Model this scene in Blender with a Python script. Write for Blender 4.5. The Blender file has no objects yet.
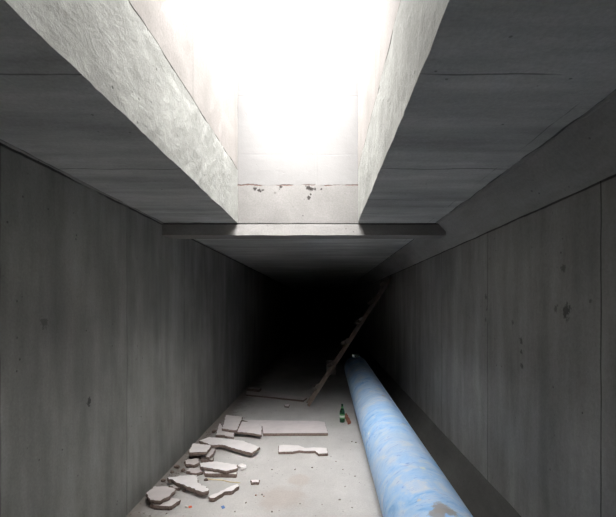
import bpy, bmesh, math, random
from mathutils import Vector, noise, Matrix

S = bpy.context.scene
COL = S.collection
# ------------------------------------------------------------------ camera
F = 410.0; VX, VY = 324.0, 305.0; EYE = 1.60
cd = bpy.data.cameras.new('camera'); cam = bpy.data.objects.new('camera', cd); COL.objects.link(cam)
cam.location = (0, 0, EYE); cam.rotation_euler = (math.pi/2, 0, 0)
cd.sensor_width = 36; cd.lens = F/616*36
cd.shift_x = (308-VX)/616; cd.shift_y = (VY-258.5)/616
cd.clip_start = .05; cd.clip_end = 200
S.camera = cam
S.view_settings.view_transform = 'Standard'; S.view_settings.look = 'None'
S.view_settings.gamma = 1; S.view_settings.use_curve_mapping = False
S.view_settings.exposure = 2.86

# measured metres of the place
XL, XR = -1.50, 1.25            # side walls
ZC = 2.36                       # underside of the ceiling
ZS = 2.85                       # top of the ceiling slab
ZT = 3.78                       # mouth of the hatch at ground level
HX0, HX1, HY0, HY1 = -.80, .315, 1.0, 3.80   # the hatch in plan
YN, YF = -8.0, 26.0

def on_plane(px, py, z=0.0):
    """where the sight line through a measured point meets the level z"""
    d = (EYE-z)*F/(py-VY)
    return Vector(((px-VX)*d/F, d, z))

# ------------------------------------------------------------------ materials
class NT:
    def __init__(s, name):
        s.m = bpy.data.materials.new(name); s.m.use_nodes = True
        s.t = s.m.node_tree; s.n = s.t.nodes; s.n.clear()
        s.out = s.n.new('ShaderNodeOutputMaterial'); s.b = s.n.new('ShaderNodeBsdfPrincipled')
        s.t.links.new(s.b.outputs[0], s.out.inputs[0])
        s.tc = s.n.new('ShaderNodeTexCoord').outputs['Object']
    def link(s, a, b): s.t.links.new(a, b)
    def setv(s, sock, v):
        if hasattr(v, 'is_linked') or hasattr(v, 'links'): s.link(v, sock)
        else: sock.default_value = v
    def math(s, op, a, b=None, c=None, clamp=False):
        n = s.n.new('ShaderNodeMath'); n.operation = op; n.use_clamp = clamp
        for i, v in enumerate((a, b, c)):
            if v is not None: s.setv(n.inputs[i], v)
        return n.outputs[0]
    def mapping(s, scale=(1,1,1), loc=(0,0,0), rot=(0,0,0), src=None):
        n = s.n.new('ShaderNodeMapping'); s.link(src or s.tc, n.inputs[0])
        n.inputs['Location'].default_value = loc; n.inputs['Rotation'].default_value = rot
        n.inputs['Scale'].default_value = scale
        return n.outputs[0]
    def noise(s, scale, detail=4, rough=.55, vec=None, dist=0.0, color=False):
        n = s.n.new('ShaderNodeTexNoise'); s.link(vec or s.tc, n.inputs['Vector'])
        n.inputs['Scale'].default_value = scale; n.inputs['Detail'].default_value = detail
        n.inputs['Roughness'].default_value = rough; n.inputs['Distortion'].default_value = dist
        return n.outputs['Color' if color else 'Fac']
    def ramp(s, fac, stops):
        n = s.n.new('ShaderNodeValToRGB'); s.link(fac, n.inputs[0])
        e = n.color_ramp.elements
        while len(e) < len(stops): e.new(.5)
        for k, (p, c) in enumerate(stops):
            e[k].position = p; e[k].color = (c, c, c, 1) if isinstance(c, (int, float)) else (*c, 1)
        return n.outputs[0]
    def mix(s, fac, a, b, mode='MIX'):
        n = s.n.new('ShaderNodeMix'); n.data_type = 'RGBA'; n.blend_type = mode
        s.setv(n.inputs[0], fac)
        for i, v in ((6, a), (7, b)):
            if isinstance(v, tuple) and len(v) == 3: v = (*v, 1)
            s.setv(n.inputs[i], v)
        return n.outputs[2]
    def xyz(s, vec=None):
        n = s.n.new('ShaderNodeSeparateXYZ'); s.link(vec or s.tc, n.inputs[0]); return n.outputs
    def smooth(s, v, lo, hi, a=0.0, b=1.0):
        n = s.n.new('ShaderNodeMapRange'); n.interpolation_type = 'SMOOTHSTEP'
        s.setv(n.inputs[0], v); n.inputs[1].default_value = lo; n.inputs[2].default_value = hi
        n.inputs[3].default_value = a; n.inputs[4].default_value = b
        return n.outputs[0]
    def bump(s, h, strength=.3, dist=.01):
        n = s.n.new('ShaderNodeBump'); n.inputs['Strength'].default_value = strength
        n.inputs['Distance'].default_value = dist; s.link(h, n.inputs['Height'])
        if s.b.inputs['Normal'].is_linked:
            s.link(s.b.inputs['Normal'].links[0].from_socket, n.inputs['Normal'])
        s.link(n.outputs[0], s.b.inputs['Normal'])
    def seam(s, axis, pos, w=.004, wobble=.008, breakup=.45, lo=None, hi=None, along=None):
        """1 on a hairline joint, 0 elsewhere; worn away here and there"""
        x = s.xyz()
        c = s.math('MULTIPLY_ADD', s.noise(6, 2), wobble, x[axis])
        d = s.math('ABSOLUTE', s.math('SUBTRACT', c, pos+wobble*.5))
        f = s.smooth(d, w*.4, w, 1, 0)
        g = s.smooth(s.noise(2.3, 3), breakup-.08, breakup+.08)
        f = s.math('MULTIPLY', f, g)
        if along is not None:
            f = s.math('MULTIPLY', f, s.smooth(x[along], lo-.02, lo+.02))
            f = s.math('MULTIPLY', f, s.smooth(x[along], hi-.02, hi+.02, 1, 0))
        return f
    def spot(s, p, r, rag=1.0, sc=38):
        n = s.n.new('ShaderNodeVectorMath'); n.operation = 'DISTANCE'
        s.link(s.tc, n.inputs[0]); n.inputs[1].default_value = p
        d = s.math('MULTIPLY_ADD', s.math('SUBTRACT', s.noise(sc, 4, .7), .5), r*rag*4, n.outputs['Value'])
        return s.smooth(d, r*.6, r*1.15, 1, 0)
    def darken(s, col, fac, amt): return s.mix(s.math('MULTIPLY', fac, amt), col, (0, 0, 0))
    def done(s, col, rough=.9, spec=.25):
        s.setv(s.b.inputs['Base Color'], col if not isinstance(col, tuple) else (*col, 1))
        s.setv(s.b.inputs['Roughness'], rough); s.b.inputs['Specular IOR Level'].default_value = spec
        return s.m

def concrete(name, base, streak=0.0, stretch=(1, 1, 1), var=.25, pores=True, seams=(), spots=(), bump=.35, extra=None, tint=(.95, 1.0, .93)):
    t = NT(name)
    big = t.ramp(t.noise(.9, 5, .6), [(.3, 0), (.7, 1)])
    mid = t.ramp(t.noise(5.5, 6, .65, dist=.5), [(.3, 0), (.72, 1)])
    fine = t.noise(70, 3, .7)
    lo = tuple(c*(1-var) for c in base); hi = tuple(min(1, c*(1+var)) for c in base)
    col = t.mix(big, lo, hi)
    col = t.mix(t.math('MULTIPLY', mid, .35), col, tuple(a*b*.75 for a, b in zip(base, tint)))
    if streak:
        st = t.noise(1.0, 6, .62, vec=t.mapping(stretch))
        st = t.ramp(st, [(.32, 1-streak), (.5, 1-streak*.3), (.68, 1+streak*.5)])
        col = t.mix(1.0, col, st, 'MULTIPLY')
    col = t.mix(1.0, col, t.ramp(fine, [(.25, .86), (.75, 1.1)]), 'MULTIPLY')
    hgt = t.math('ADD', t.math('MULTIPLY', t.noise(22, 6, .7), .7), t.math('MULTIPLY', t.noise(150, 2), .15))
    if pores:
        v = t.n.new('ShaderNodeTexVoronoi'); t.link(t.tc, v.inputs['Vector']); v.inputs['Scale'].default_value = 14
        p = t.smooth(v.outputs['Distance'], .05, .11, 1, 0)
        p = t.math('MULTIPLY', p, t.smooth(t.noise(3.1, 2), .5, .6))
        col = t.darken(col, p, .55)
        hgt = t.math('SUBTRACT', hgt, p)
    for a in seams:
        f = t.seam(*a[:2], **a[2])
        col = t.darken(col, f, a[3] if len(a) > 3 else .6)
        hgt = t.math('SUBTRACT', hgt, f)
    for p, r, c, amt in spots:
        col = t.mix(t.math('MULTIPLY', t.spot(p, r), amt), col, c)
    if extra: col, hgt = extra(t, col, hgt)
    t.bump(hgt, bump, .012)
    return t.done(col, .88, .2)

wall_seams_L = [(1, y, dict(w=.006, breakup=.42), .45) for y in (-.6, .65, 1.9, 3.12, 4.4, 5.65, 6.9, 8.1)]
wall_seams_R = [(1, y, dict(w=.006, breakup=.40), .7) for y in (-.65, .6, 1.85, 3.13, 4.35, 5.6, 6.85)]
rw = random.Random(5)
def WR(px, py): d = XR*F/(px-VX); return (XR, d, EYE+(VY-py)*d/F)
dsp = (.03, .03, .026)
wspots = [(WR(566, 311), .035, dsp, .7), (WR(563, 268), .022, dsp, .45), (WR(556, 309), .02, dsp, .5), (WR(521, 341), .02, dsp, .6), (WR(521, 352), .016, dsp, .6), (WR(522, 366), .02, dsp, .6),
          (WR(486, 297), .022, dsp, .5), (WR(487, 309), .018, dsp, .5), (WR(486, 320), .016, dsp, .5), (WR(512, 322), .018, dsp, .45), (WR(590, 300), .012, dsp, .5)]
wall_seams_R.append((2, ZC-.20-.004, dict(w=.009, wobble=.012, breakup=.3), .75))
wall_seams_L.append((2, ZC-.012, dict(w=.010, wobble=.015, breakup=.4), .7))
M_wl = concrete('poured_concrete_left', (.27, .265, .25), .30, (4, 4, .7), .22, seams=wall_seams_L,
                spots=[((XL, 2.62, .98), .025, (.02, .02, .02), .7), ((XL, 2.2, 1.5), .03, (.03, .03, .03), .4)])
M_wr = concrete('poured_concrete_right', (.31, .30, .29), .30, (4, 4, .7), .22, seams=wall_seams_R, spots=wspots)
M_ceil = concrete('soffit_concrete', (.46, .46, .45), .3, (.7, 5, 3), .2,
                  seams=[(0, XR-.212, dict(w=.012, wobble=.02, breakup=.3), .75), (0, XL+.012, dict(w=.010, wobble=.02, breakup=.45), .6), (0, XR-.29, dict(w=.004, wobble=.02, breakup=.5), .4),
                         (1, 2.29, dict(w=.007, breakup=.4), .6), (1, 2.97, dict(w=.006, breakup=.45), .5), (1, 3.42, dict(w=.006, breakup=.45), .55),
                         (1, 1.35, dict(w=.006, breakup=.4), .5)] , bump=.4)
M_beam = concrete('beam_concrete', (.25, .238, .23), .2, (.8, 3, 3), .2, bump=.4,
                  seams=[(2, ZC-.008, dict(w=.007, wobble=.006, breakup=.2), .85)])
M_cham = concrete('haunch_concrete', (.30, .29, .28), .25, (5, .7, 3), .2)
M_fil = concrete('darkened_fillet', (.11, .107, .103), .25, (4, .7, 4), .2)  # added fillet; shade beside the pipe is put into its dark colour

def side_extra(t, col, hgt):
    r = t.noise(1.0, 7, .7, vec=t.mapping((3, 9, 16), rot=(.5, 0, 0)), dist=.8)
    col = t.mix(t.math('MULTIPLY', t.smooth(r, .52, .68), .28), col, (.52, .52, .49))
    return col, t.math('ADD', hgt, t.math('MULTIPLY', r, 1.4))
M_side = concrete('hatch_edge_concrete', (.37, .37, .35), .2, (2, 2, 2), .12, extra=side_extra, bump=.45)

def P(px, py): return ((px-VX)*HY1/F, HY1, EYE+(VY-py)*HY1/F)
def far_extra(t, col, hgt):
    x = t.xyz()
    z = t.math('MULTIPLY_ADD', t.math('SUBTRACT', t.noise(9, 5, .7), .5), .045, x[2])
    up = t.smooth(z, 2.705, 2.716)
    col = t.mix(up, col, t.mix(t.noise(3, 4), (.155, .15, .147), (.19, .185, .18)))
    # rusty ragged joint between the slab edge and the wall built on it
    d = t.math('ABSOLUTE', t.math('SUBTRACT', z, 2.71))
    j = t.math('MULTIPLY', t.smooth(d, .002, .010, 1, 0), t.smooth(t.noise(5, 3), .42, .55))
    col = t.mix(j, col, (.085, .055, .047))
    l2 = t.math('ABSOLUTE', t.math('SUBTRACT', t.math('MULTIPLY_ADD', t.noise(12, 4), .03, x[2]), ZC+.006))
    j2 = t.math('MULTIPLY', t.smooth(l2, .003, .008, 1, 0), t.smooth(t.noise(11, 3), .4, .5))
    col = t.mix(t.math('MULTIPLY', j2, .8), col, (.05, .045, .04))
    return col, t.math('SUBTRACT', hgt, t.math('ADD', j, j2))
dk = (.022, .018, .016)
M_far = concrete('hatch_far_wall', (.18, .171, .165), .12, (2, 2, 2), .08, pores=True, bump=.35, extra=far_extra,
                 seams=[(0, P(316.5, 0)[0], dict(w=.006, wobble=.004, breakup=.2, along=2, lo=2.73, hi=4.2), .55),
                        (2, P(0, 154.5)[2], dict(w=.005, wobble=.004, breakup=.35), .35),
                        (2, P(0, 96)[2], dict(w=.005, wobble=.004, breakup=.35), .35)],
                 spots=[(P(285, 154), .035, (.07, .06, .055), .75), (P(305, 144), .022, (.08, .07, .06), .7), (P(339, 141), .026, (.09, .08, .07), .7),
                        (P(297, 131), .012, (.09, .08, .075), .6), (P(268, 126), .012, (.07, .07, .07), .7), (P(341, 164), .012, (.09, .08, .075), .6),
                        (P(255.5, 188.5), .018, dk, .95), (P(259, 190.5), .02, dk, .95), (P(262.5, 190), .015, dk, .9), (P(281, 186.5), .022, dk, .95),
                        (P(308, 187.5), .022, dk, .95), (P(311.5, 189.3), .02, dk, .95), (P(315, 189.5), .012, dk, .9), (P(309, 197.5), .018, dk, .9), (P(311, 194.5), .012, dk, .9), (P(321, 189.5), .012, dk, .9),
                        (P(275, 193), .012, (.1, .09, .085), .7), (P(345, 202), .02, (.17, .16, .15), .5)])
M_shaft = concrete('hatch_upper_wall', (.34, .315, .30), .12, (2, 2, 2), .07, bump=.3, pores=False,
                   seams=[(2, ZS, dict(w=.008, wobble=.03, breakup=.35), .6), (1, 2.5, dict(w=.005, breakup=.35), .3)])
def floor_extra(t, col, hgt):
    v = t.n.new('ShaderNodeTexVoronoi'); t.link(t.tc, v.inputs['Vector']); v.inputs['Scale'].default_value = 19
    p = t.math('MULTIPLY', t.smooth(v.outputs['Distance'], .07, .13, 1, 0), t.smooth(t.noise(5, 2), .48, .56))
    col = t.mix(t.math('MULTIPLY', p, .7), col, (.12, .11, .10))
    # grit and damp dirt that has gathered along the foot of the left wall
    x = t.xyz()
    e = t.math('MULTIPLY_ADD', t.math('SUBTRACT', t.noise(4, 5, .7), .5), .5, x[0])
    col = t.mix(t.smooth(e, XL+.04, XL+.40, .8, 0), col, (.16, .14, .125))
    # a brownish stain in the middle of the floor
    for (px, py, r) in ((282, 498, .22), (300, 480, .12)):
        q = on_plane(px, py); col = t.mix(t.math('MULTIPLY', t.spot(tuple(q), r, .35, 6), .30), col, (.40, .30, .24))
    return col, hgt
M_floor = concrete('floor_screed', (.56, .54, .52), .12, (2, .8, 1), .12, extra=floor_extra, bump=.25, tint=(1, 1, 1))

def simple(name, col, rough=.8, spec=.3, var=.12, sc=8, metal=0, bump=.15, stretch=(1,1,1)):
    t = NT(name); n = t.noise(sc, 5, .6, vec=t.mapping(stretch))
    c = t.mix(t.ramp(n, [(.3, 0), (.7, 1)]), tuple(x*(1-var) for x in col), tuple(min(1, x*(1+var)) for x in col))
    t.bump(t.noise(sc*6, 4, vec=t.mapping(stretch)), bump, .004)
    t.b.inputs['Metallic'].default_value = metal
    return t.done(c, rough, spec)
M_board = [simple('board_face_%d' % i, c, .75, .3, .07, 9) for i, c in enumerate(
    [(.66, .61, .60), (.76, .72, .71), (.58, .53, .52), (.70, .64, .635)])]
def core_mat(name, col):
    t = NT(name)
    n = t.noise(60, 4, .7)
    c = t.mix(t.ramp(n, [(.35, 0), (.65, 1)]), tuple(x*.6 for x in col), col)
    t.bump(t.noise(90, 4), .8, .006)
    return t.done(c, .95, .1)
M_core = core_mat('board_broken_core', (.25, .19, .165))
M_wood = simple('weathered_timber', (.20, .15, .125), .85, .2, .35, 14, stretch=(1, 1, 1), bump=.5)
M_wood2 = simple('weathered_timber_cleat', (.16, .135, .12), .85, .2, .3, 14, bump=.5)
M_chip = simple('pale_mortar', (.62, .59, .56), .9, .2, .15, 20)
M_brick = simple('red_brick', (.30, .12, .08), .9, .2, .25, 20)
M_straw = simple('yellow_straw', (.62, .52, .33), .8, .2, .1, 20)
M_redp = simple('orange_plastic', (.75, .13, .05), .5, .4, .05)
M_bluep = simple('blue_plastic', (.13, .22, .45), .5, .4, .05)
M_block = simple('grey_block', (.22, .21, .20), .9, .2, .2, 12)
M_paper = simple('white_wrap', (.75, .75, .74), .7, .3, .06, 14, bump=.6)
M_grit = simple('grit', (.26, .225, .20), .95, .1, .35, 30)

def pipe_mat():
    t = NT('blue_smeared_pipe')
    # coordinates along the pipe: smears run round it at a slant
    a = t.mapping((1.8, 2.2, 1.8), rot=(.35, .1, .5))
    w = t.noise(2.4, 7, .60, vec=a, dist=1.1)
    w2 = t.noise(5.5, 6, .68, vec=t.mapping((1.3, 4.0, 1.3), loc=(3, 1, 2), rot=(.6, 0, -.4)), dist=1.2)
    col = t.ramp(w, [(.26, (.17, .40, .78)), (.40, (.33, .58, .90)), (.52, (.44, .65, .93)), (.62, (.58, .70, .89)), (.78, (.74, .77, .85))])
    col = t.mix(t.math('MULTIPLY', t.smooth(w2, .56, .70), .75), col, (.10, .24, .66))
    col = t.mix(t.math('MULTIPLY', t.smooth(w2, .30, .42, 1, 0), .55), col, (.72, .73, .80))
    f = t.noise(26, 4, .7, dist=.8)
    col = t.mix(t.math('MULTIPLY', t.smooth(f, .60, .68), .35), col, (.85, .86, .86))
    col = t.mix(t.math('MULTIPLY', t.smooth(f, .30, .36, 1, 0), .45), col, (.16, .33, .62))
    dust = t.noise(1.1, 4, .6, vec=t.mapping(loc=(7, 0, 0)))
    col = t.mix(t.math('MULTIPLY', t.smooth(dust, .45, .65), .25), col, (.66, .62, .60))
    # splash of set cement near the front, pale fleck further back, buff fleck on the far shoulder
    for p, r, c, amt, sc in PIPE_MARKS:
        col = t.mix(t.math('MULTIPLY', t.spot(p, r, .7, sc), amt), col, c)
    t.bump(t.math('ADD', w, t.math('MULTIPLY', f, .3)), .18, .01)
    return t.done(col, .55, .35)

# ------------------------------------------------------------------ mesh helpers
def tag(o, label=None, cat=None, group=None, kind=None):
    if label: o['label'] = label
    if cat: o['category'] = cat
    if group: o['group'] = group
    if kind: o['kind'] = kind
    return o
def obj(name, bm, mats, parent=None, smooth=False, loc=None):
    me = bpy.data.meshes.new(name)
    bmesh.ops.recalc_face_normals(bm, faces=bm.faces)
    bm.to_mesh(me); bm.free()
    for m in (mats if isinstance(mats, (list, tuple)) else [mats]): me.materials.append(m)
    if smooth:
        for p in me.polygons: p.use_smooth = True
    o = bpy.data.objects.new(name, me); COL.objects.link(o)
    if loc is not None: o.location = loc
    if parent: o.parent = parent
    return o
def jig(p, amp):
    if not amp: return p
    q = Vector((p.x*5.1, p.y*5.1, p.z*5.1)); r = Vector((p.x*23+7, p.y*23, p.z*23))
    return p + noise.noise_vector(q)*amp + noise.noise_vector(r)*amp*.55
def rough_box(bm, a, b, seg=(.1, .1, .1), amp=.004, mat=None):
    """box with every face cut into a grid and worn a little; shared edges stay shut because the wear follows position"""
    n = [max(1, round((b[i]-a[i])/seg[i])) for i in range(3)]
    cache = {}
    def vert(i, j, k):
        if (i, j, k) not in cache:
            p = Vector((a[0]+(b[0]-a[0])*i/n[0], a[1]+(b[1]-a[1])*j/n[1], a[2]+(b[2]-a[2])*k/n[2]))
            cache[(i, j, k)] = bm.verts.new(jig(p, amp))
        return cache[(i, j, k)]
    for ax in range(3):
        u, v = [q for q in range(3) if q != ax]
        for side in (0, n[ax]):
            for i in range(n[u]):
                for j in range(n[v]):
                    def id_(di, dj):
                        t = [0, 0, 0]; t[ax] = side; t[u] = i+di; t[v] = j+dj; return tuple(t)
                    f = bm.faces.new([vert(*id_(0, 0)), vert(*id_(1, 0)), vert(*id_(1, 1)), vert(*id_(0, 1))])
                    if mat is not None: f.material_index = mat(ax, side, n)
def structure(name, boxes, mats, amp=.004, mat=None):
    bm = bmesh.new()
    for a, b, seg in boxes: rough_box(bm, a, b, seg, amp, mat)
    return tag(obj(name, bm, mats), kind='structure')

# ------------------------------------------------------------------ the tunnel
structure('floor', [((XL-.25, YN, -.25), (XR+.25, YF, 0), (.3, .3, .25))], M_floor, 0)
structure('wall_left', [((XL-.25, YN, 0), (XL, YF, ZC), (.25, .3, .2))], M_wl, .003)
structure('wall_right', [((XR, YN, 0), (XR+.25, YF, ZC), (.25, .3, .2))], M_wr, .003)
structure('wall_back', [((XL-.25, YF, -.25), (XR+.25, YF+.25, ZS), (.3, .3, .3))], M_wl, 0)
structure('wall_front', [((XL-.25, YN-.25, -.25), (XR+.25, YN, ZS), (.3, .3, .3))], M_wl, 0)

# ceiling slab with the hatch left open in it (second material on the faces of the opening)
bm = bmesh.new()
rough_box(bm, (XL-.25, HY0, ZC), (HX0, HY1, ZS), (.06, .04, .05), .0055, lambda ax, s, n: 1 if ax == 0 and s else 0)
rough_box(bm, (HX1, HY0, ZC), (XR+.25, HY1, ZS), (.06, .04, .05), .0055, lambda ax, s, n: 1 if ax == 0 and not s else 0)
rough_box(bm, (XL-.25, YN, ZC), (XR+.25, HY0, ZS), (.12, .2, .1), .0055, lambda ax, s, n: 1 if ax == 1 and s else 0)
rough_box(bm, (XL-.25, HY1, ZC), (XR+.25, HY1+.3, ZS), (.04, .06, .05), .0035, lambda ax, s, n: 2 if ax == 1 and not s else 0)
rough_box(bm, (XL-.25, HY1+.3, ZC), (XR+.25, YF, ZS), (.25, .3, .25), .0035, lambda ax, s, n: 0)
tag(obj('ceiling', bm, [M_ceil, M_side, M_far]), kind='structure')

# walls of the hatch above the slab
structure('wall_hatch_left', [((HX0-.2, HY0-.2, ZS), (HX0, HY1+.2, ZT), (.1, .1, .1))], M_shaft, .004)
structure('wall_hatch_right', [((HX1, HY0-.2, ZS), (HX1+.2, HY1+.2, ZT), (.1, .1, .1))], M_shaft, .004)
structure('wall_hatch_far', [((HX0, HY1, ZS), (HX1, HY1+.2, ZT), (.1, .1, .1))], M_far, .0035)
structure('wall_hatch_near', [((HX0, HY0-.2, ZS), (HX1, HY0, ZT), (.1, .1, .1))], M_shaft, .004)

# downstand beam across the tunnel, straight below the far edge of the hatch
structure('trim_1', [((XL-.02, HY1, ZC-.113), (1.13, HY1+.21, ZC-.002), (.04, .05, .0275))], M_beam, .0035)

# sloping haunch along the top of the right wall
bm = bmesh.new()
CW, CH = .20, .20
prof = [(XR-CW, ZC), (XR-CW*.5, ZC-CH*.5), (XR, ZC-CH), (XR+.02, ZC-CH), (XR+.02, ZC)]
ys = [YN+i*.1 for i in range(int((YF-YN)/.1)+1)]; rows = []
for y in ys:
    rows.append([bm.verts.new(jig(Vector((x, y, z)), .005 if k < 3 else 0)) for k, (x, z) in enumerate(prof)])
for r0, r1 in zip(rows, rows[1:]):
    for k in range(5): bm.faces.new([r0[k], r0[(k+1) % 5], r1[(k+1) % 5], r1[k]])
bm.faces.new(rows[0]); bm.faces.new(rows[-1])
tag(obj('trim_2', bm, M_cham), kind='structure')

# steep concrete fillet added along the right wall's foot, hiding the lit floor behind the pipe
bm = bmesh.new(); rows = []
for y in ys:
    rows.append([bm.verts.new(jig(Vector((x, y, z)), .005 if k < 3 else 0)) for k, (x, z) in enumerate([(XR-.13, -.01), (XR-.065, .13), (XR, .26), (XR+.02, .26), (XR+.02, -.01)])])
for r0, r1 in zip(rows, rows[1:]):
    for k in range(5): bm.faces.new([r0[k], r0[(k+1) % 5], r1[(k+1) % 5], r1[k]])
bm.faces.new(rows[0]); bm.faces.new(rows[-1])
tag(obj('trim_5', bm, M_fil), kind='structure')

# squeezed-out mortar bead where the haunch meets the ceiling
def bead(name, p0, p1, r, step=.03, keep=.35, seed=1):
    bm = bmesh.new(); L = (p1-p0).length; n = int(L/step); prev = None; d = (p1-p0).normalized()
    up = Vector((0, 0, 1)); sd = d.cross(up).normalized()
    for i in range(n+1):
        c = p0+d*(i*step); k = noise.noise(Vector((seed*9.1, i*step*3, 0)))+.5*noise.noise(Vector((seed, i*step*14, 2)))
        rr = max(.0015, r*(.35+k+keep)); ring = []
        for q in range(6):
            an = q*math.pi/3
            ring.append(bm.verts.new(c+sd*math.cos(an)*rr*1.3+up*math.sin(an)*rr))
        if prev:
            for q in range(6): bm.faces.new([prev[q], prev[(q+1) % 6], ring[(q+1) % 6], ring[q]])
        else: bm.faces.new(ring)
        prev = ring
    bm.faces.new(prev)
    return tag(obj(name, bm, M_cham), kind='structure')
bead('trim_3', Vector((XR-CW-.004, -1, ZC)), Vector((XR-CW-.004, 3.8, ZC)), .012, seed=2)
bead('trim_4', Vector((XL+.002, -1, ZC)), Vector((XL+.002, 3.8, ZC)), .010, seed=5)

# ------------------------------------------------------------------ the pipe
PR = .255
pA, pB = Vector((.585, -4.0, PR+.002)), Vector((.685, 8.75, PR+.002))
PIPE_MARKS = []
def on_pipe(px, py):
    """nearest point of the pipe's skin on the sight line through a measured point"""
    o = Vector((0, 0, EYE)); d = Vector(((px-VX)/F, 1, (VY-py)/F)); ax = (pB-pA).normalized()
    m = o-pA; dd = d-ax*d.dot(ax); mm = m-ax*m.dot(ax)
    a, b, c = dd.dot(dd), 2*dd.dot(mm), mm.dot(mm)-PR*PR
    D = b*b-4*a*c
    t = (-b-math.sqrt(max(D, 0)))/(2*a)
    return o+d*t
zero = pA
for (px, py, r, c, amt, sc) in [(441, 508, .055, (.36, .34, .34), .9, 14), (449, 511, .045, (.34, .33, .33), .9, 16), (437, 513, .05, (.38, .36, .36), .85, 14),
                            (368.5, 433.5, .022, (.86, .88, .86), .95, 25), (419, 500, .014, (.75, .66, .60), .8, 20),
                            (384, 396, .03, (.50, .42, .33), .7, 10), (404, 424, .02, (.62, .57, .5), .6, 14), (423, 468, .02, (.78, .80, .74), .7, 16)]:
    PIPE_MARKS.append((tuple(on_pipe(px, py)-zero), r, c, amt, sc))
M_pipe = pipe_mat()
M_pipe_in = simple('pipe_inside', (.10, .10, .11), .7)
bm = bmesh.new(); ax = (pB-pA).normalized(); L = (pB-pA).length
sx = ax.cross(Vector((0, 0, 1))).normalized(); sz = sx.cross(ax).normalized(); N = 64; prev = None
stations = [(0, PR-.03), (0, PR)]+[(L*i/120, PR) for i in range(1, 120)]+[(L-.012, PR), (L, PR-.008), (L, PR-.03), (L-.8, PR-.03)]
for k, (s_, r_) in enumerate(stations):
    ring = [bm.verts.new(ax*s_+(sx*math.cos(q*math.tau/N)+sz*math.sin(q*math.tau/N))*r_*(1+.003*noise.noise(Vector((s_*1.3, math.cos(q*math.tau/N), math.sin(q*math.tau/N)))))) for q in range(N)]
    if prev:
        for q in range(N):
            f = bm.faces.new([prev[q], prev[(q+1) % N], ring[(q+1) % N], ring[q]]); f.smooth = True
            f.material_index = 1 if r_ <= PR-.02 else 0
    prev = ring
pipe = obj('water_pipe', bm, [M_pipe, M_pipe_in], loc=pA)
tag(pipe, 'large blue water pipe with pale smears lying on the floor along the right wall', 'pipe')

def lump(name, center, size, mat, seed, flat=1.0, label=None, cat=None, group=None, sub=2, rot=0):
    bm = bmesh.new(); bmesh.ops.create_icosphere(bm, subdivisions=sub, radius=1)
    for v in bm.verts:
        k = 1+.45*noise.noise(v.co*1.6+Vector((seed*3.3, 0, 0)))+.15*noise.noise(v.co*4+Vector((seed, 5, 0)))
        v.co = Vector((v.co.x*size[0]*k, v.co.y*size[1]*k, v.co.z*size[2]*k))
    lo = min(v.co.z for v in bm.verts)
    for v in bm.verts: v.co.z = max(v.co.z-lo-.1*size[2], 0)
    o = obj(name, bm, mat, loc=center); o.rotation_euler.z = rot
    return tag(o, label, cat, group)
# crumpled white wrapping left on top of the far end of the pipe
q = on_pipe(356.5, 361)
lump('wrapping_scrap', (pB.x-.03, 8.45, PR*2+.002), (.07, .11, .06), M_paper, 3,
     label='crumpled white scrap on top of the far end of the blue pipe', cat='scrap')

# ------------------------------------------------------------------ broken boards
def densify(pts, rnd, rag):
    out = []; rnd_off = rnd.uniform(0, 50)
    for i, p in enumerate(pts):
        a, b = p, pts[(i+1) % len(pts)]; L = (b-a).length; n = max(1, int(L/.018))
        nx = Vector((-(b-a).y, (b-a).x, 0)).normalized() if L else Vector()
        for k in range(n):
            q = a.lerp(b, k/n)
            j = 0 if k == 0 else rag*(1.1*noise.noise(Vector((q.x*22+rnd_off, q.y*22, 3)))+.8*noise.noise(Vector((q.x*60, q.y*60, 9)))+rnd.uniform(-.3, .3))
            out.append(q+nx*j)
    return out
def plate(name, px_pts, z0, th, mat, label, cat, group=None, tilt=(0, 0), rag=.008, seed=0, core=None):
    """broken board: px_pts is the measured outline of its upper face, z0 the height of its underside, th its thickness"""
    rnd = random.Random(seed)
    top = z0+th
    w = [on_plane(px, py, top) for px, py in px_pts]
    c = sum(w, Vector())/len(w); c.z = 0
    pts = densify([Vector((p.x-c.x, p.y-c.y, 0)) for p in w], rnd, rag*(1.9 if rag > .0035 else 1.2))
    bm = bmesh.new()
    def zz(p): return tilt[0]*p.x+tilt[1]*p.y
    rings = []
    lift = -min(zz(p) for p in pts)
    for h, ins in ((0, .006), (.25, .0), (.55, -.002), (.86, .001), (1, .004)):
        ring = []
        for i, p in enumerate(pts):
            r_ = p.length or 1
            jj = (ins + (rnd.uniform(-.002, .002) if 0 < h < 1 else 0))
            q = p*(1-jj/r_)
            ring.append(bm.verts.new((q.x, q.y, th*h+zz(p)+lift)))
        rings.append(ring)
    n = len(pts)
    for a, b in zip(rings, rings[1:]):
        for i in range(n):
            f = bm.faces.new([a[i], a[(i+1) % n], b[(i+1) % n], b[i]]); f.material_index = 1
    f1 = bm.faces.new(rings[0]); f2 = bm.faces.new(rings[-1])
    bmesh.ops.triangulate(bm, faces=[f1, f2])
    o = obj(name, bm, [mat, core or M_core], loc=(c.x, c.y, z0))
    BB.append((min(p.x for p in w), max(p.x for p in w), min(p.y for p in w), max(p.y for p in w)))
    return tag(o, label, cat, group)
BB = []
GB = 'broken pale boards strewn on the floor'
TH = .035
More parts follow.
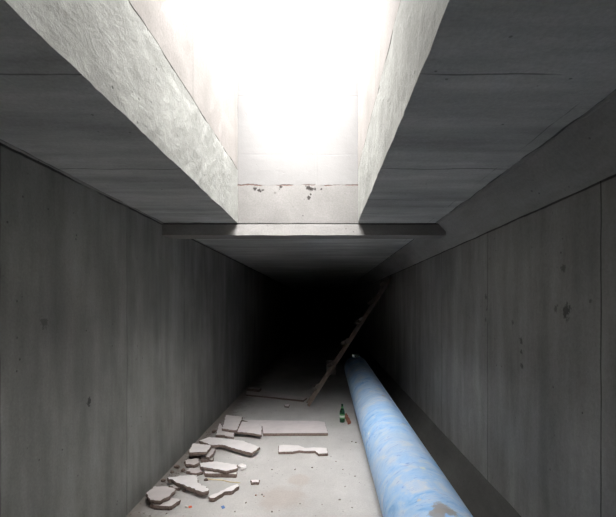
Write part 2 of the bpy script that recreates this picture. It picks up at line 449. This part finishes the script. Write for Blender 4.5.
B = [
 # name outline z0 th mat label tilt rag
 ([(241, 419.5), (262, 420.2), (318, 420.8), (325, 422), (328, 433), (263, 433.4), (262, 426)], .002, TH, 3, 'widest intact pale board, rounded right corners, lying flat in mid floor', (0, 0), .002),
 ([(241, 421.3), (255, 422), (262.2, 426), (261.5, 434.8), (250, 433), (236.4, 431.6)], .040, .03, 3, 'broken square board lapping the left end of the widest board', (0, 0), .005),
 ([(226, 414.8), (242.5, 416.5), (241, 421), (236.5, 430.5), (222, 428.5)], .075, .03, 0, 'dull squarish board topmost of the pile at the back left', (0, 0), .005),
 ([(219.5, 423), (224, 428), (234.5, 430.5), (234, 437), (228, 436.5), (224, 435), (215.5, 434.8)], .040, .03, 0, 'broken board end sticking out below the dull squarish board', (0, 0), .006),
 ([(199, 440.5), (209, 437.0), (229, 438.8), (243, 440.5), (260, 447), (252, 453), (238, 449.5), (222, 444.6), (211, 445)], .035, .032, 1, 'long broken board with a pointed right end lying below the back pile', (0, 0), .006),
 ([(189, 450.5), (192.5, 443.3), (210.5, 444.8), (211, 447), (206.6, 452), (189, 452.5)], .085, .032, 1, 'small rectangular board resting at the left end of the long pointed one', (0, 0), .004),
 ([(205, 455.5), (210, 449), (216, 447.8), (214, 452), (209, 457.5)], .040, .03, 2, 'narrow shard wedged beside the small rectangular board', (0, 0), .006),
 ([(200.5, 456.5), (213.4, 456.8), (213.2, 460.0), (200.5, 459.5)], .002, .035, 2, 'thin dusty strip just under the narrow wedged shard', (0, 0), .006),
 ([(184, 461), (188, 458.3), (199.5, 458.5), (199, 462.5), (194, 465), (185.5, 463.5)], .002, .036, 2, 'grey lumpy shard closest to the left wall in the middle of the row', (0, 0), .008),
 ([(199.3, 463), (215, 461.3), (237.6, 464.5), (236.8, 468.5), (226, 471), (212, 468.3), (200, 466.8)], .040, .032, 1, 'bright broad board lying on top of a narrower board', (0, 0), .006),
 ([(204, 470.3), (220, 469), (237, 471.3), (236.8, 474.2), (204.5, 473.3)], .002, .036, 1, 'narrow board half hidden beneath the bright broad board', (0, 0), .003),
 ([(167.2, 477.5), (180, 475.3), (197, 475.0), (197.5, 479), (199.5, 483), (209, 489), (208.3, 491), (203, 492.3), (195, 489.5), (180, 483.8)], .028, .034, 1, 'large bright board with a bitten right edge near the left wall', (0, 0), .007),
 ([(208.6, 496.5), (220, 491), (229, 487), (237.6, 483.8), (239.3, 485.3), (234, 490), (231.5, 491), (225, 491.5), (219, 495), (214, 498), (209.5, 498)], .002, .034, 1, 'narrow slanting board nearest the camera on the open floor', (0, 0), .006),
 ([(146, 493), (155, 486), (166, 486), (176, 488.8), (173, 492), (170, 496), (160, 501), (150, 500)], .040, .032, 2, 'nearest dull board of the row, its top one at the left wall', (0, 0), .006),
 ([(158, 500), (171, 497.3), (180.5, 499.5), (176, 503), (169, 506.5), (160, 506), (150, 504)], .002, .034, 0, 'pointed shard under the nearest dull board', (0, 0), .006),
 ([(169, 485.5), (174, 484.3), (181, 485.8), (180, 488), (174, 488)], .002, .025, 2, 'small flat dusty shard behind the nearest dull board', (0, 0), .005),
 ([(187, 470), (192, 467.5), (201.5, 467.5), (203, 471.5), (196, 473.3), (190, 472.5)], .002, .03, 2, 'brown dusty shard left of the bright broad board', (0, 0), .009),
 ([(278.6, 445.3), (283, 444.6), (298.6, 445.3), (305, 447.8), (315, 447.2), (327, 447.8), (328, 453.3), (319, 453.8), (315.5, 450.8), (305, 451.0), (299, 450.3), (292, 451.6), (278.4, 451.8)], .002, .028, 1, 'lone notched board in the open floor below the widest board', (0, 0), .003),
]
for i, (pts, z0, th, m, lab, tl, rag) in enumerate(B):
    plate('broken_board', pts, z0, th, M_board[m], lab, 'board', GB, tl, rag, i+1)
# rests hidden under the lapped pieces keep them up: small offcuts of the same board
for k, (pts, lab) in enumerate([
    ([(204, 440.6), (214, 439.2), (222, 441.0), (212, 443.8)], 'offcut hidden beneath the long pointed board'),
    ([(189.5, 455.5), (192, 450.6), (206, 451.2), (204, 456)], 'shadowed offcut beneath the small rectangular board')]):
    plate('broken_board', pts, .002, .033, M_board[2], lab, 'board', GB, (0, 0), .004, 40+k)
# the dim board pile far down the tunnel
plate('plank_panel', [(246.4, 391.0), (262, 389.8), (307, 397.8), (303.6, 400.2), (275, 397.2), (246, 394.3)], .002, .03, M_board[2],
      'dim long panel lying flat far back by the left wall', 'board', None, (0, 0), .003, 60)
plate('board_block', [(247, 388.2), (251, 386.9), (261.5, 388.0), (259, 389.6)], .034, .05, M_board[2],
      'small pale block on the left end of the dim far panel', 'block', None, (0, 0), .004, 61)
plate('broken_board', [(284, 404.5), (290, 404.0), (289, 406.4), (284.5, 406.2)], .002, .022, M_board[1], 'tiny pale chip between the far panel and the foot of the ladder', 'board', GB, (0, 0), .004, 62)
plate('broken_board', [(250.5, 479.8), (259.8, 479.5), (259, 482.3), (251, 482.6)], .002, .025, M_board[1], 'small oblong chip alone on the floor right of the bright broad board', 'board', GB, (0, 0), .004, 63)
lump('plaster_chunk', on_plane(241.3, 469.5)+Vector((.01, 0, 0)), (.045, .04, .03), M_board[1], 8,
     label='rounded white plaster chunk at the right tip of the bright broad board', cat='chunk')

# straw stick, scraps
def stick(name, a, b, r, mat, label, cat):
    bm = bmesh.new(); d = (b-a).normalized(); s1 = d.cross(Vector((0, 0, 1))).normalized(); s2 = s1.cross(d); prev = None
    for i in range(13):
        c = a.lerp(b, i/12)-a+s1*.006*math.sin(i*.9)
        ring = [bm.verts.new(c+(s1*math.cos(q*math.tau/8)+s2*math.sin(q*math.tau/8))*r*(1 if i not in (0, 12) else .6)) for q in range(8)]
        if prev:
            for q in range(8): bm.faces.new([prev[q], prev[(q+1) % 8], ring[(q+1) % 8], ring[q]])
        else: bm.faces.new(ring)
        prev = ring
    bm.faces.new(prev)
    return tag(obj(name, bm, mat, loc=a, smooth=True), label, cat)
stick('straw_stalk', on_plane(207, 478.5, .006), on_plane(240, 483.0, .006), .005, M_straw, 'thin yellow straw stalk on the floor in front of the broad board', 'straw')
plate('plastic_scrap', [(188.5, 506), (191.5, 505.2), (192, 506.8), (189, 507.6)], .001, .006, M_redp, 'tiny orange scrap on the floor at the near left', 'scrap', None, rag=.002, core=M_redp)
plate('plastic_scrap', [(221, 506), (224, 505), (225, 507.4), (222.5, 508.4)], .001, .006, M_bluep, 'tiny blue-grey scrap below the slanting board', 'scrap', None, rag=.002, core=M_bluep)
lump('mortar_crumb', on_plane(186.5, 507.6), (.014, .012, .008), M_chip, 4, label='pale crumb touching the tiny orange scrap', cat='chunk')
# crumbs
rc = random.Random(11)
def crumb(px, py, s, mat, label, k):
    lump('stone_crumb', on_plane(px, py), (s, s*rc.uniform(.7, 1), s*.55), mat, k, label=label, cat='pebble', group='crumbs on the open floor', sub=1, rot=rc.uniform(0, 6))
cr = [(343, 470), (355, 476.5), (345, 487), (262, 495), (300, 504), (322, 505), (256, 495.8), (264, 496.5), (331, 457), (336, 462), (272, 470),
      (295, 470), (312, 468), (246, 503), (235, 512), (272, 512), (340, 500), (352, 508), (356, 443), (352, 442)]
for k, (px, py) in enumerate(cr):
    crumb(px, py, rc.uniform(.006, .012), (M_brick if k in (6, 7) else M_grit), 'small dark crumb on the pale open floor' if k not in (6, 7) else 'small reddish crumb on the pale open floor', k)
for k, (px, py, sx_, lab) in enumerate([
    (177, 468.5, .035, 'brownish plaster lump by the wall left of the grey lumpy shard'), (183.5, 472, .03, 'brownish plaster lump just left of the brown dusty shard'),
    (172, 473, .026, 'small dusty plaster lump above the left tip of the large bitten board'), (206, 481, .022, 'dusty plaster lump below the left end of the narrow board'),
    (214, 433, .035, 'dusty plaster lump left of the back pile by the wall'), (187, 440, .03, 'dusty plaster lump at the wall behind the long pointed board'),
    (163.5, 481.5, .028, 'dusty plaster lump at the wall below the left tip of the large bitten board'), (184, 491.5, .02, 'small plaster lump in front of the large bitten board')]):
    lump('plaster_chunk', on_plane(px, py), (sx_, sx_*.8, sx_*.6), M_core, 30+k, label=lab, cat='chunk', group='plaster lumps along the left wall', rot=k, sub=1)
# loose grit swept against the foot of the left wall: nobody could count it
bm = bmesh.new()
for i in range(900):
    y = rc.uniform(2.2, 6.2); x = XL+.012+abs(rc.gauss(0, .14)); s = rc.uniform(.003, .011)
    if x > -.95 or any(a-.02 < x < b+.02 and c_-.02 < y < d+.02 for a, b, c_, d in BB): continue
    vs = [Vector(v)*s for v in ((1, 0, 0), (-.5, .9, 0), (-.6, -.8, 0), (.1, 0, .9))]
    a = rc.uniform(0, 6.28); R = Matrix.Rotation(a, 3, 'Z'); c = Vector((x, y, 0))
    q = [bm.verts.new(R@v*rc.uniform(.7, 1.2)+c) for v in vs]
    for f in ((0, 1, 3), (1, 2, 3), (2, 0, 3), (0, 2, 1)): bm.faces.new([q[j] for j in f])
tag(obj('loose_grit', bm, M_grit), 'fine brown grit along the foot of the left wall', 'grit', kind='stuff')

# ------------------------------------------------------------------ bottle
def glass():
    t = NT('green_glass')
    t.b.inputs['Transmission Weight'].default_value = .55; t.b.inputs['IOR'].default_value = 1.5
    c = t.mix(t.noise(12, 2), (.010, .085, .028), (.020, .13, .045))
    return t.done(c, .08, .6)
def lathe(bm, prof, n=28):
    prev = None
    for r, z in prof:
        ring = [bm.verts.new((r*math.cos(q*math.tau/n), r*math.sin(q*math.tau/n), z)) for q in range(n)]
        if prev:
            for q in range(n): bm.faces.new([prev[q], prev[(q+1) % n], ring[(q+1) % n], ring[q]])
        prev = ring
        if (r, z) == prof[0]: bm.faces.new(ring)
    bm.faces.new(prev)
bp = on_plane(342.2, 422.2)
bt = bpy.data.objects.new('beer_bottle', None); COL.objects.link(bt); bt.location = (bp.x, bp.y, .001)
tag(bt, 'green glass beer bottle standing on the floor left of the blue pipe', 'bottle')
bm = bmesh.new()
lathe(bm, [(.026, .004), (.032, 0), (.0355, .006), (.0355, .13), (.034, .148), (.027, .168), (.019, .185), (.0145, .203), (.013, .236), (.0145, .238), (.0145, .246), (.013, .248)])
obj('glass_body', bm, glass(), bt, smooth=True)
def lab_mat():
    t = NT('bottle_paper'); z = t.xyz()[2]
    c = t.mix(t.smooth(t.math('ABSOLUTE', t.math('SUBTRACT', z, .083)), .012, .016), (.62, .66, .60), (.10, .28, .12))
    return t.done(c, .6)
bm = bmesh.new()
lathe(bm, [(.0358, .05), (.0362, .052), (.0362, .114), (.0358, .116)]); M_lab = lab_mat()
o = obj('paper_label', bm, M_lab, bt, smooth=True); o['label'] = 'pale green paper label around the body'
bm = bmesh.new(); lathe(bm, [(.0150, .190), (.0185, .1915), (.0146, .212), (.0142, .214)]); obj('neck_label', bm, M_lab, bt, smooth=True)
# reddish shard leaning by the bottle
plate('brick_shard', [(344, 414), (346.5, 413), (351, 421.5), (348, 422.5)], .001, .03, M_brick, 'reddish broken shard between the green bottle and the pipe', 'brick', None, rag=.004, core=M_brick, seed=80)

# ------------------------------------------------------------------ ladder
lt = bpy.data.objects.new('wooden_ladder', None); COL.objects.link(lt)
b0 = Vector((-.232, 6.42, .0)); t0 = Vector((1.222, 7.45, 2.05)); lt.location = b0
tag(lt, 'crude wooden ladder with nailed cleats leaning across the tunnel onto the right wall', 'ladder')
axis = (t0-b0).normalized(); wdir = Vector((-.10, 1, 0)); wdir = (wdir-axis*wdir.dot(axis)).normalized()
nrm = wdir.cross(axis).normalized()
if nrm.x > 0: nrm = -nrm            # towards the open side, up and left
def bar(bm, p, q, u, v, hu, hv, n=12, amp=.003, seed=0):
    prev = None
    for i in range(n+1):
        c = p.lerp(q, i/n)+noise.noise_vector(Vector((i*.35+seed, seed*2.2, 0)))*amp*2
        ring = [bm.verts.new(c+u*a*hu+v*b*hv+noise.noise_vector(Vector((i*1.7, a*3, b*5+seed)))*amp) for a, b in ((-1, -1), (1, -1), (1, 1), (-1, 1))]
        if prev:
            for k in range(4): bm.faces.new([prev[k], prev[(k+1) % 4], ring[(k+1) % 4], ring[k]])
        else: bm.faces.new(ring)
        prev = ring
    bm.faces.new(prev)
Lr = (t0-b0).length
off = nrm*.0+Vector((0, 0, .045))
for k in (0, 1):
    bm = bmesh.new(); o0 = off+wdir*.17*k
    # foot of each stile stands on the floor
    s0 = -(o0.z-.022)/axis.z
    bar(bm, o0+axis*s0, o0+axis*Lr, nrm, wdir, .020, .018, 26, .003, k*7+1)
    obj('stile', bm, M_wood, lt)
for i in range(6):
    bm = bmesh.new(); c = off+axis*(.30+i*.46)+nrm*.052
    bar(bm, c-wdir*.04, c+wdir*.21, nrm, axis, .030, .034, 5, .003, i+20)
    obj('rung', bm, M_wood2, lt)

# dim block standing behind the ladder
bm = bmesh.new(); rough_box(bm, (-.11, -.08, 0), (.11, .08, .33), (.04, .04, .04), .006)
bq = on_plane(331, 374.5)
tag(obj('concrete_block', bm, M_block, loc=(bq.x, bq.y, .001)), 'dim upright block on the floor behind the ladder', 'block')

# ------------------------------------------------------------------ light: overcast sky above the open hatch
w = bpy.data.worlds.new('overcast'); S.world = w; w.use_nodes = True
nt = w.node_tree; bg = nt.nodes['Background']
tc = nt.nodes.new('ShaderNodeTexCoord'); sp = nt.nodes.new('ShaderNodeSeparateXYZ'); nt.links.new(tc.outputs['Generated'], sp.inputs[0])
rp = nt.nodes.new('ShaderNodeValToRGB'); nt.links.new(sp.outputs[2], rp.inputs[0])
rp.color_ramp.elements[0].position = 0; rp.color_ramp.elements[0].color = (.55, .56, .58, 1)
rp.color_ramp.elements[1].position = 1; rp.color_ramp.elements[1].color = (1, .985, .965, 1)
# the cloud is thinnest, and brightest, on the side behind the photographer
dt = nt.nodes.new('ShaderNodeVectorMath'); dt.operation = 'DOT_PRODUCT'; nt.links.new(tc.outputs['Generated'], dt.inputs[0])
EL = math.radians(40); dt.inputs[1].default_value = (0.0, -math.cos(EL), math.sin(EL))
mx = nt.nodes.new('ShaderNodeMath'); mx.operation = 'MAXIMUM'; nt.links.new(dt.outputs['Value'], mx.inputs[0]); mx.inputs[1].default_value = 0
pw = nt.nodes.new('ShaderNodeMath'); pw.operation = 'POWER'; nt.links.new(mx.outputs[0], pw.inputs[0]); pw.inputs[1].default_value = 7
ma = nt.nodes.new('ShaderNodeMath'); ma.operation = 'MULTIPLY_ADD'; nt.links.new(pw.outputs[0], ma.inputs[0]); ma.inputs[1].default_value = 6.3; ma.inputs[2].default_value = 1.3
nt.links.new(rp.outputs[0], bg.inputs[0]); nt.links.new(ma.outputs[0], bg.inputs[1])
